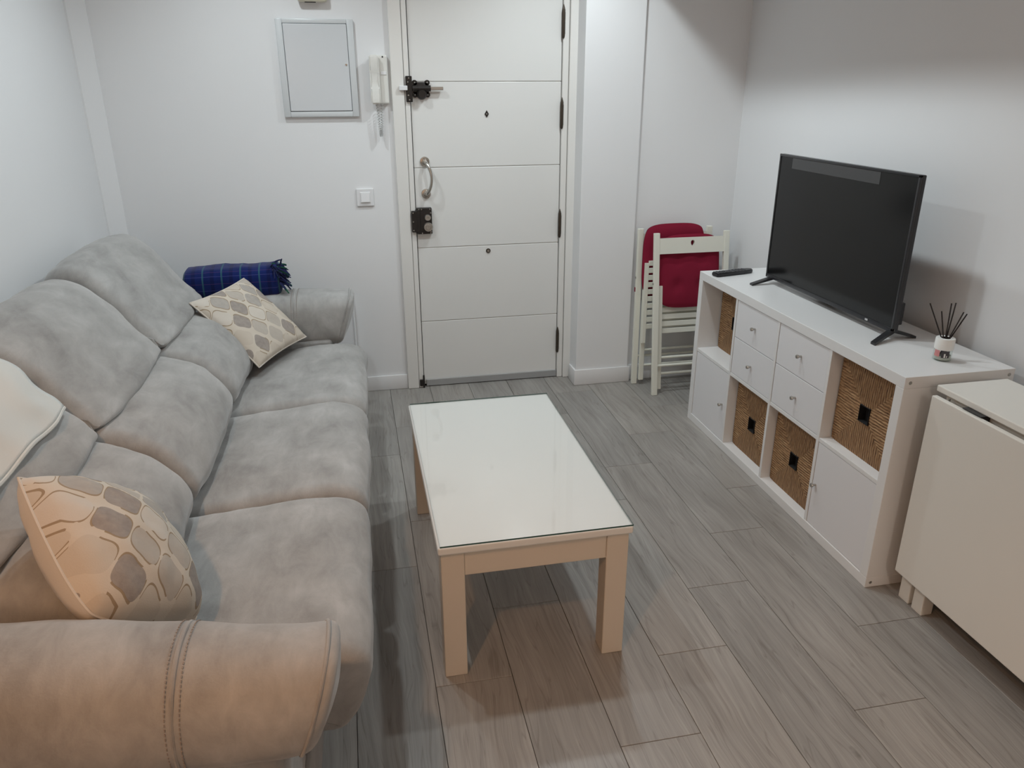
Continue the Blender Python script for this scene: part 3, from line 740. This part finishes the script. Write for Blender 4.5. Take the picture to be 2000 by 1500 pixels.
# ------------------------------------------------------------------ coffee table
ct = empty('coffee_table', (-1.18, 0.36, 0), 'white painted coffee table with a clear glass sheet on top', 'coffee table')
CX0, CX1, CY0, CY1, CH = -1.455, -0.903, -0.140, 0.867, 0.450
box('tabletop', (CX0, CX1, CY0, CY1, CH - 0.030, CH - 0.005), M['tabletop'], ct, bev=0.006, seg=3)
TP = M['tablepaint']
for (x, y) in ((CX0 + 0.008, CY0 + 0.012), (CX1 - 0.073, CY0 + 0.012), (CX0 + 0.008, CY1 - 0.077), (CX1 - 0.073, CY1 - 0.077)):
    box('leg', (x, x + 0.065, y, y + 0.065, 0, CH - 0.030), TP, ct, bev=0.003)
for y in (CY0 + 0.016, CY1 - 0.036):
    box('apron', (CX0 + 0.073, CX1 - 0.073, y, y + 0.020, CH - 0.110, CH - 0.030), TP, ct, bev=0.002)
for x in (CX0 + 0.012, CX1 - 0.032):
    box('apron', (x, x + 0.020, CY0 + 0.077, CY1 - 0.077, CH - 0.110, CH - 0.030), TP, ct, bev=0.002)
gs = empty('glass_sheet', (-1.18, 0.36, CH - 0.005), 'clear glass sheet with green edge covering the coffee table', 'glass sheet')
bm = bmesh.new(); GX0, GX1, GY0, GY1 = CX0 + 0.006, CX1 - 0.001, CY0 + 0.001, CY1 - 0.003
v4 = [bm.verts.new(p) for p in ((GX0, GY0, CH), (GX1, GY0, CH), (GX1, GY1, CH), (GX0, GY1, CH))]
v5 = [bm.verts.new((v.co.x, v.co.y, CH - 0.0045)) for v in v4]
bm.faces.new(v4); bm.faces.new(v5[::-1])
finish('pane', bm, M['glass'], gs, keep_normals=True)
bm = bmesh.new()
for i in range(4):
    a, b = Vector(((GX0, GX1, GX1, GX0)[i], (GY0, GY0, GY1, GY1)[i], CH)), Vector(((GX1, GX1, GX0, GX0)[i], (GY0, GY1, GY1, GY0)[i], CH))
    q = [bm.verts.new(p) for p in (a, b, b - Vector((0, 0, 0.0045)), a - Vector((0, 0, 0.0045)))]
    bm.faces.new(q)
finish('ground_edge', bm, M['glassedge'], gs, label='dark green ground edge')

# ------------------------------------------------------------------ shelving unit
sh = empty('shelf_unit', (0.195, 0.73, 0), 'low white cube shelf unit with drawers and doors under the television', 'shelf unit')
L, H, D, E, I, CUB = 1.465, 0.765, 0.39, 0.038, 0.0155, 0.335
W_ = M['white']
box('top_board', (0, D, 0, L, H - E, H), W_, sh, bev=0.0015)
box('bottom_board', (0, D, 0, L, 0, E), W_, sh, bev=0.0015)
for y in (0, L - E): box('side_board', (0, D, y, y + E, E, H - E), W_, sh, bev=0.0015)
cy_ = [E + k * (CUB + I) for k in range(4)]; cw = (L - 2 * E - 3 * I) / 4
cy_ = [E + k * (cw + I) for k in range(4)]
zm = (H - I) / 2; chh = zm - E
for k in range(1, 4): box('divider', (0.002, D - 0.002, cy_[k] - I, cy_[k], E, H - E), W_, sh, bev=0.001)
for k in range(4): box('middle_shelf', (0.003, D - 0.003, cy_[k], cy_[k] + cw, zm, zm + I), W_, sh, bev=0.001)
for (x, z) in ((0.019, H - 0.019), (D - 0.019, H - 0.019), (0.019, 0.019), (D - 0.019, 0.019)):
    lathe('cover_cap', [(0, -0.0012), (0.005, -0.0012), (0.006, 0), (0, 0)], (x, 0, z), M['steel'], sh, 'Y', 14)
def knob(par, y, z, x=0.004):
    bm = bmesh.new(); add_lathe(bm, [(0, -0.022), (0.007, -0.021), (0.0085, -0.016), (0.005, -0.010), (0.004, 0), (0, 0)], (x, y, z), 'X', 16)
    return finish('knob', bm, M['nickel'], par, smooth=True)
def front(name, k, z0, z1, ky, kz):
    y0 = cy_[k] + 0.002; y1 = cy_[k] + cw - 0.002
    o = box(name, (0.004, 0.022, y0, y1, z0, z1), M['whitefront'], sh, bev=0.0015)
    knob(o, ky, kz)
    box('body', (0.022, D - 0.02, y0 + 0.004, y1 - 0.004, z0 + 0.004, z1 - 0.006), M['white'], o, bev=0)
    return o
zt0, zt1 = zm + I, H - E; zh = (zt0 + zt1) / 2
for k in (1, 2):
    yc = cy_[k] + cw / 2
    front('drawer', k, zt0 + 0.002, zh - 0.0012, yc, (zt0 + zh) / 2)
    front('drawer', k, zh + 0.0012, zt1 - 0.002, yc, (zh + zt1) / 2)
front('door', 0, E + 0.002, zm - 0.002, cy_[0] + cw - 0.022, E + chh * 0.5 - 0.0)
front('door', 3, E + 0.002, zm - 0.002, cy_[3] + 0.030, E + chh * 0.52)
def basket(k, top, rec, label):
    y0, y1 = cy_[k] + 0.006, cy_[k] + cw - 0.006; z0 = (zm + I if top else E) + 0.0; z1 = z0 + chh - 0.012
    bk = empty('storage_basket', ((rec + D) / 2, (y0 + y1) / 2, z0), label, 'basket', 'woven cube baskets in the shelf unit')
    yc, zc = (y0 + y1) / 2, z0 + 0.16
    bm = bmesh.new(); N = 24; hs_ = 0.026
    def px(y, z):
        u = (y - yc) / ((y1 - y0) / 2); v = (z - zc) / 0.165
        r = max(abs(u), abs(v)); puff = 0.006 * (1 - r * r) - 0.004 * math.exp(-abs(abs(u) - abs(v)) * 14)
        return rec - max(puff, -0.003) + 0.002
    ysn = sorted(set([y0 + (y1 - y0) * i / N for i in range(N + 1)] + [yc - hs_, yc + hs_]))
    zsn = sorted(set([z0 + (z1 - z0) * i / N for i in range(N + 1)] + [zc - hs_ * 1.15, zc + hs_ * 1.15]))
    g = [[bm.verts.new((px(y, z), y, z)) for z in zsn] for y in ysn]
    for i in range(len(ysn) - 1):
        for j in range(len(zsn) - 1):
            ym, zmm = (ysn[i] + ysn[i + 1]) / 2, (zsn[j] + zsn[j + 1]) / 2
            if abs(ym - yc) < hs_ and abs(zmm - zc) < hs_ * 1.15: continue
            bm.faces.new((g[i][j], g[i + 1][j], g[i + 1][j + 1], g[i][j + 1]))
    o = finish('woven_front', bm, M['seagrass'], bk, smooth=True, ang=180)
    sh_ = Vector((0, 0, 0))
    bm = bmesh.new()
    add_box(bm, rec + 0.004, D - 0.02, y0, y0 + 0.012, z0, z1 - 0.004, bev=0.003); add_box(bm, rec + 0.004, D - 0.02, y1 - 0.012, y1, z0, z1 - 0.004, bev=0.003)
    add_box(bm, D - 0.03, D - 0.018, y0, y1, z0, z1 - 0.004, bev=0.003); add_box(bm, rec + 0.004, D - 0.02, y0, y1, z0, z0 + 0.01, bev=0.003)
    finish('woven_sides', bm, M['seagrass'], bk, smooth=True)
    bm = bmesh.new()
    for (a, b, c, d) in ((-1, -0.94, -1, 1), (0.94, 1, -1, 1), (-0.94, 0.94, -1, -0.94), (-0.94, 0.94, 0.94, 1)):
        add_box(bm, rec - 0.007, rec + 0.02, yc + a * hs_, yc + b * hs_, zc + c * hs_ * 1.15, zc + d * hs_ * 1.15)
    add_box(bm, rec + 0.02, rec + 0.024, yc - hs_, yc + hs_, zc - hs_ * 1.15, zc + hs_ * 1.15)
    finish('grip_hole', bm, M['hole'], bk, label='black square grip opening')
basket(0, True, 0.045, 'woven seagrass basket in the top compartment nearest the camera')
basket(1, False, 0.040, 'woven seagrass basket in the lower row beside the near cupboard door')
basket(2, False, 0.045, 'woven seagrass basket in the lower row beside the far cupboard door')
basket(3, True, 0.105, 'woven seagrass basket pushed back in the far top compartment')

# ------------------------------------------------------------------ television
tv = empty('television', (0.21, 0.767, H), 'black flat screen television on two splayed feet on the shelf unit', 'television')
TY0, TY1, TZ0, TZ1, TX = 0.335, 1.202, 0.790, 1.322, 0.195
box('cabinet', (TX + 0.004, TX + 0.022, TY0, TY1, TZ0, TZ1), M['bezel'], tv, bev=0.004)
bm = bmesh.new()
for (a, b, c, d) in ((TY0, TY0 + 0.009, TZ0, TZ1), (TY1 - 0.009, TY1, TZ0, TZ1), (TY0, TY1, TZ1 - 0.009, TZ1), (TY0, TY1, TZ0, TZ0 + 0.016)):
    add_box(bm, TX - 0.002, TX + 0.006, a, b, c, d, bev=0.0015)
finish('bezel', bm, M['bezel'], tv, smooth=True)
box('screen', (TX + 0.001, TX + 0.0045, TY0 + 0.008, TY1 - 0.008, TZ0 + 0.015, TZ1 - 0.008), M['screen'], tv, bev=0)
box('rear_housing', (TX + 0.02, TX + 0.065, TY0 + 0.08, TY1 - 0.08, TZ0 + 0.01, TZ0 + 0.30), M['black'], tv, bev=0.012)
box('film_strip', (TX + 0.0002, TX + 0.0012, TY0 + 0.20, TY1 - 0.10, TZ1 - 0.052, TZ1 - 0.010), M['film'], tv, bev=0)
box('logo', (TX - 0.003, TX - 0.0015, TY0 + 0.135, TY0 + 0.150, TZ0 + 0.005, TZ0 + 0.012), M['logo'], tv, bev=0)
box('side_port', (TX + 0.02, TX + 0.05, TY0 + 0.02, TY0 + 0.09, TZ0 + 0.02, TZ0 + 0.10), M['black'], tv, bev=0.004)
for y, oy in ((0.352, -0.045), (1.160, 0.0)):
    for nm, xe, ye in (('front_foot', 0.100, y + oy - 0.005), ('rear_foot', 0.292, y + (-0.008 if oy else 0.02))):
        bm = bmesh.new()
        p0 = Vector((TX + 0.013, y, TZ0 + 0.004)); p1 = Vector((xe, ye, H + 0.005))
        d = (p1 - p0); side = Vector((0, 0.013, 0))
        top = Vector((0, 0, 0.006))
        A = [p0 - side + top, p0 + side + top, p0 + side - top, p0 - side - top]; B = [p1 - side * 0.9 + top * 0.5, p1 + side * 0.9 + top * 0.5, p1 + side * 0.9 - top * 0.8, p1 - side * 0.9 - top * 0.8]
        va = [bm.verts.new(p) for p in A]; vb = [bm.verts.new(p) for p in B]
        bm.faces.new(va); bm.faces.new(vb[::-1])
        for i in range(4): bm.faces.new((va[i], va[(i + 1) % 4], vb[(i + 1) % 4], vb[i]))
        finish(nm, bm, M['black'], tv)
cb = empty('cable_bundle', (0.26, 0.74, H), 'small dark tangle of cables behind the television base', 'cable')
for i in range(4):
    pts = [(0.255 + R.uniform(-0.02, 0.02), 0.69 + 0.035 * j + R.uniform(-0.012, 0.012), H + 0.005 + abs(R.gauss(0, 0.008))) for j in range(6)]
    tube('cable', spline(pts, 6, False), 0.0035, M['cable'], cb, 8)

# ------------------------------------------------------------------ remote control
rc_ = empty('remote_control', (0, 0, 0), 'black remote control at the far end of the shelf unit', 'remote control', loc=(0.118, 1.365, H), rot=(0, 0, 0.20))
bm = bmesh.new()
oc = [(-0.105, -0.021), (-0.098, -0.024), (0.05, -0.022), (0.098, -0.017), (0.108, -0.010), (0.110, 0.0), (0.108, 0.010), (0.098, 0.017), (0.05, 0.022), (-0.098, 0.024), (-0.105, 0.021)]
add_prism(bm, oc, 0.0, 0.019, 'Z'); bmesh.ops.bevel(bm, geom=list(bm.edges), offset=0.004, segments=2, affect='EDGES'); finish('case', bm, M['black'], rc_, smooth=True)
for i in range(9):
    for j in range(3):
        if i in (3, 4): continue
        x = -0.085 + i * 0.018; y = -0.012 + j * 0.012
        box('button', (x - 0.004, x + 0.004, y - 0.003, y + 0.003, 0.018, 0.0212), M['button'], rc_, bev=0.001, seg=1)
lathe('ring_button', [(0.006, 0.019), (0.006, 0.0212), (0.012, 0.0212), (0.013, 0.019)], (-0.022, 0, 0), M['button'], rc_, n=20)

# ------------------------------------------------------------------ reed diffuser
df = empty('reed_diffuser', (0.222, 0.122, H), 'small glass reed diffuser with white collar and dark reeds near the television', 'diffuser')
DXc, DYc = 0.222, 0.122; r = 0.0275
lathe('jar', [(0, 0.0005), (r - 0.002, 0.0005), (r, 0.003), (r, 0.050), (r - 0.001, 0.058), (0.018, 0.063), (0.016, 0.068)], (DXc, DYc, H), M['jar'], df)
lathe('oil', [(0, 0.005), (r - 0.003, 0.005), (r - 0.003, 0.018), (0, 0.018)], (DXc, DYc, H), M['liquid'], df)
lathe('collar', [(0.014, 0.074), (0.0275, 0.074), (0.0285, 0.072), (0.0288, 0.040), (0.0282, 0.038), (r + 0.0003, 0.038)], (DXc, DYc, H), M['capwhite'], df)
lathe('collar_top', [(0, 0.068), (0.0155, 0.068), (0.0155, 0.074)], (DXc, DYc, H), M['groove'], df)
def curved(name, a0, a1, z0, z1, rr, mat):
    bm = bmesh.new(); n = 10
    A = [[bm.verts.new((DXc + rr * math.cos(a0 + (a1 - a0) * i / n), DYc + rr * math.sin(a0 + (a1 - a0) * i / n), H + z)) for z in (z0, z1)] for i in range(n + 1)]
    for i in range(n): bm.faces.new((A[i][0], A[i + 1][0], A[i + 1][1], A[i][1]))
    finish(name, bm, mat, df, smooth=True)
va = math.atan2(-1.876 - DYc, -1.607 - DXc)
curved('label_pink', va - 0.95, va - 0.30, 0.016, 0.037, r + 0.0006, M['pink'])
curved('label_dark', va - 0.10, va + 0.75, 0.014, 0.037, r + 0.0006, M['labeldark'])
curved('label_mark', va + 0.16, va + 0.32, 0.015, 0.028, r + 0.0011, M['capwhite'])
curved('label_mark', va + 0.42, va + 0.50, 0.015, 0.022, r + 0.0011, M['capwhite'])
for (tx, ty, h) in ((-0.050, 0.040, 0.180), (-0.026, 0.012, 0.160), (0.010, 0.018, 0.182), (0.028, 0.020, 0.182), (0.040, -0.006, 0.158), (0.052, -0.008, 0.152)):
    tube('reed', [(DXc - tx * 0.25, DYc - ty * 0.25, H + 0.012), (DXc + tx, DYc + ty, H + h)], 0.0020, M['reed'], df, 8)

# ------------------------------------------------------------------ folding chairs leaning in the alcove
def chair(loc, tilt, yaw, mirror, label, tagred=False):
    root = empty('folding_chair', (0, 0, 0), label, 'chair', 'folding chairs in the alcove', loc=loc, rot=(-tilt, 0, yaw))
    cp_ = M['chairpaint']; Wd = 0.425; mz = -1 if mirror else 1
    def bx(name, x0, x1, w0, w1, v0, v1, mat=cp_, par=root, bev=0.003):
        a, b = sorted((w0 * mz, w1 * mz)); return box(name, (x0, x1, a, b, v0, v1), mat, par, bev=bev)
    for x in (0, Wd - 0.03): bx('stile', x, x + 0.030, 0, 0.022, 0, 0.880)
    # top rail with a tear-drop hole
    bm = bmesh.new(); cxh, cvh = 0.215, 0.822
    hole = [(cxh + 0.0105 * math.sin(t) * (1 - 0.25 * math.cos(t)), cvh - 0.015 * math.cos(t)) for t in [2 * math.pi * k / 24 for k in range(24)]]
    x0, x1, v0, v1 = 0.03, Wd - 0.03, 0.770, 0.852
    def rim(hx, hv):
        dx, dv = hx - cxh, hv - cvh
        s = min((x1 - cxh if dx > 0 else cxh - x0) / max(abs(dx), 1e-9), (v1 - cvh if dv > 0 else cvh - v0) / max(abs(dv), 1e-9)); return (cxh + dx * s, cvh + dv * s)
    outer = [rim(*h) for h in hole]
    rings = []
    for w_ in (0.003, 0.018):
        rings.append(([bm.verts.new((h[0], w_ * mz, h[1])) for h in hole], [bm.verts.new((h[0], w_ * mz, h[1])) for h in outer]))
    n = len(hole)
    for i in range(n):
        j = (i + 1) % n
        for (h, o) in rings: bm.faces.new((h[i], h[j], o[j], o[i]))
        bm.faces.new((rings[0][0][i], rings[0][0][j], rings[1][0][j], rings[1][0][i])); bm.faces.new((rings[0][1][i], rings[0][1][j], rings[1][1][j], rings[1][1][i]))
    # square corners
    for cxx in (x0, x1):
        for cvv in (v0, v1):
            add_box(bm, min(cxx, cxx + (0.05 if cxx == x0 else -0.05)), max(cxx, cxx + (0.05 if cxx == x0 else -0.05)), *sorted((0.0032 * mz, 0.0178 * mz)), min(cvv, cvv + (0.03 if cvv == v0 else -0.03)), max(cvv, cvv + (0.03 if cvv == v0 else -0.03)))
    add_box(bm, x0, x0 + 0.1, *sorted((0.0031 * mz, 0.0179 * mz)), v0, v1); add_box(bm, x1 - 0.1, x1, *sorted((0.0031 * mz, 0.0179 * mz)), v0, v1)
    finish('top_rail', bm, cp_, root)
    # inner leg frame
    for x in (0.034, Wd - 0.034 - 0.026): bx('rear_leg', x, x + 0.026, 0.024, 0.042, 0.028, 0.60)
    for (v, w_, xa, xb) in ((0.115, 0.033, 0.05, Wd - 0.05), (0.205, 0.033, 0.05, Wd - 0.05), (0.165, 0.011, 0.02, Wd - 0.02), ):
        bm = bmesh.new(); add_tube(bm, [(xa, w_ * mz, v), (xb, w_ * mz, v)], 0.0075, 10); finish('rung', bm, cp_, root, smooth=True)
    # seat: side rails and slats
    for x in (0.033, Wd - 0.033 - 0.018):
        bm = bmesh.new()
        q = [(0.046 * mz, 0.70), (0.066 * mz, 0.70), (0.066 * mz, 0.255), (0.046 * mz, 0.250)]
        add_prism(bm, q, x, x + 0.018, 'X'); finish('seat_rail', bm, cp_, root)
    for k in range(10):
        v = 0.335 + k * 0.039; w_ = 0.053
        bx('slat', 0.052, Wd - 0.052, w_, w_ + 0.011, v, v + 0.027, bev=0.002)
    # tufted cushion
    N = 26; bm = bmesh.new()
    cx0, cx1, cv0, cv1 = (0.040, Wd - 0.040, 0.475, 0.868) if not mirror else (0.022, Wd - 0.05, 0.50, 0.905)
    def cpnt(i, j, sd):
        u = -1 + 2 * i / N; v = -1 + 2 * j / N
        # squircle outline
        k_ = 1 - 0.13 * (u * u * v * v) ** 1.6
        x = (cx0 + cx1) / 2 + u * k_ * (cx1 - cx0) / 2; vv = (cv0 + cv1) / 2 + v * k_ * (cv1 - cv0) / 2
        h = max(0, (1 - u ** 4) * (1 - v ** 4)) ** 0.5 * 0.017
        for du in (-0.38, 0.38):
            for dv in (-0.38, 0.38): h -= 0.013 * math.exp(-((u - du) ** 2 + (v - dv) ** 2) / 0.03)
        h += 0.003 * fbm((x + (3 if mirror else 0), vv, 0), 9) * (1 - max(abs(u), abs(v)))
        return Vector((x, 0.037 * mz - sd * mz * max(min(h, 0.016), 0.002), vv))
    for sd in (1, -1):
        g = [[bm.verts.new(cpnt(i, j, sd)) for j in range(N + 1)] for i in range(N + 1)]
        for i in range(N):
            for j in range(N): bm.faces.new((g[i][j], g[i + 1][j], g[i + 1][j + 1], g[i][j + 1]))
    bmesh.ops.remove_doubles(bm, verts=bm.verts, dist=0.0001)
    cu = finish('seat_cushion', bm, M['red'], root, smooth=True, ang=180, label='dark red tufted cushion')
    if tagred:
        bx('red_tag', -0.0015, 0.014, -0.002, 0.012, 0.535, 0.560, M['red'], bev=0.001)
    for v in (0.615,):
        for x in (-0.001, Wd + 0.001):
            lathe('pivot_screw', [(0, -0.002), (0.006, -0.002), (0.006, 0.002), (0, 0.002)], (x, 0.011 * mz, v), M['steel'], root, 'X', 12)
    return root
chair((-0.070, 1.775, 0), 0.128, 0.0, False, 'front white folding chair showing its top rail over a red cushion', False)
chair((-0.120, 1.987, 0), 0.030, 0.0, True, 'rear white folding chair leaning on the wall with a taller red cushion', True)

# ------------------------------------------------------------------ folded gateleg table
gt = empty('folding_table', (0.2, -0.5, 0), 'folded cream drop leaf table standing at the end of the shelf unit', 'table')
CR = M['cream']
FY1, FY0 = -0.036, -1.05; ZT = 0.750
box('tabletop', (0.083, 0.330, FY0, FY1, ZT - 0.020, ZT), CR, gt, bev=0.003)
box('drop_leaf', (0.053, 0.071, FY0, FY1 - 0.020, 0.103, 0.726), CR, gt, bev=0.003)
box('drop_leaf', (0.342, 0.360, FY0, FY1 - 0.020, 0.103, 0.726), CR, gt, bev=0.003)
box('top_rail', (0.098, 0.315, FY0 + 0.03, FY1 - 0.028, ZT - 0.075, ZT - 0.020), CR, gt, bev=0.002)
box('end_panel', (0.140, 0.275, FY1 - 0.070, FY1 - 0.050, 0.0, ZT - 0.075), CR, gt, bev=0.002)
box('end_panel', (0.140, 0.275, FY0 + 0.05, FY0 + 0.07, 0.0, ZT - 0.075), CR, gt, bev=0.002)
box('stretcher', (0.19, 0.225, FY0 + 0.07, FY1 - 0.07, 0.10, 0.16), CR, gt, bev=0.002)
for (x, y) in ((0.082, -0.108), (0.082, -0.170)):
    box('gate_leg', (x, x + 0.042, y, y + 0.046, 0, ZT - 0.076), CR, gt, bev=0.003)
hg = box('hinge', (0.0645, 0.0905, -0.235, -0.165, ZT - 0.0225, ZT - 0.0195), M['black'], gt, bev=0.0005)
box('hinge_plate', (0.0715, 0.0965, -0.235, -0.165, ZT - 0.040, ZT - 0.0205), M['black'], gt, bev=0.0005)
lathe('hinge_pin', [(0, 0), (0.003, 0), (0.003, 0.018), (0, 0.018)], (0.079, -0.098, ZT - 0.038), M['steel'], gt, n=10)
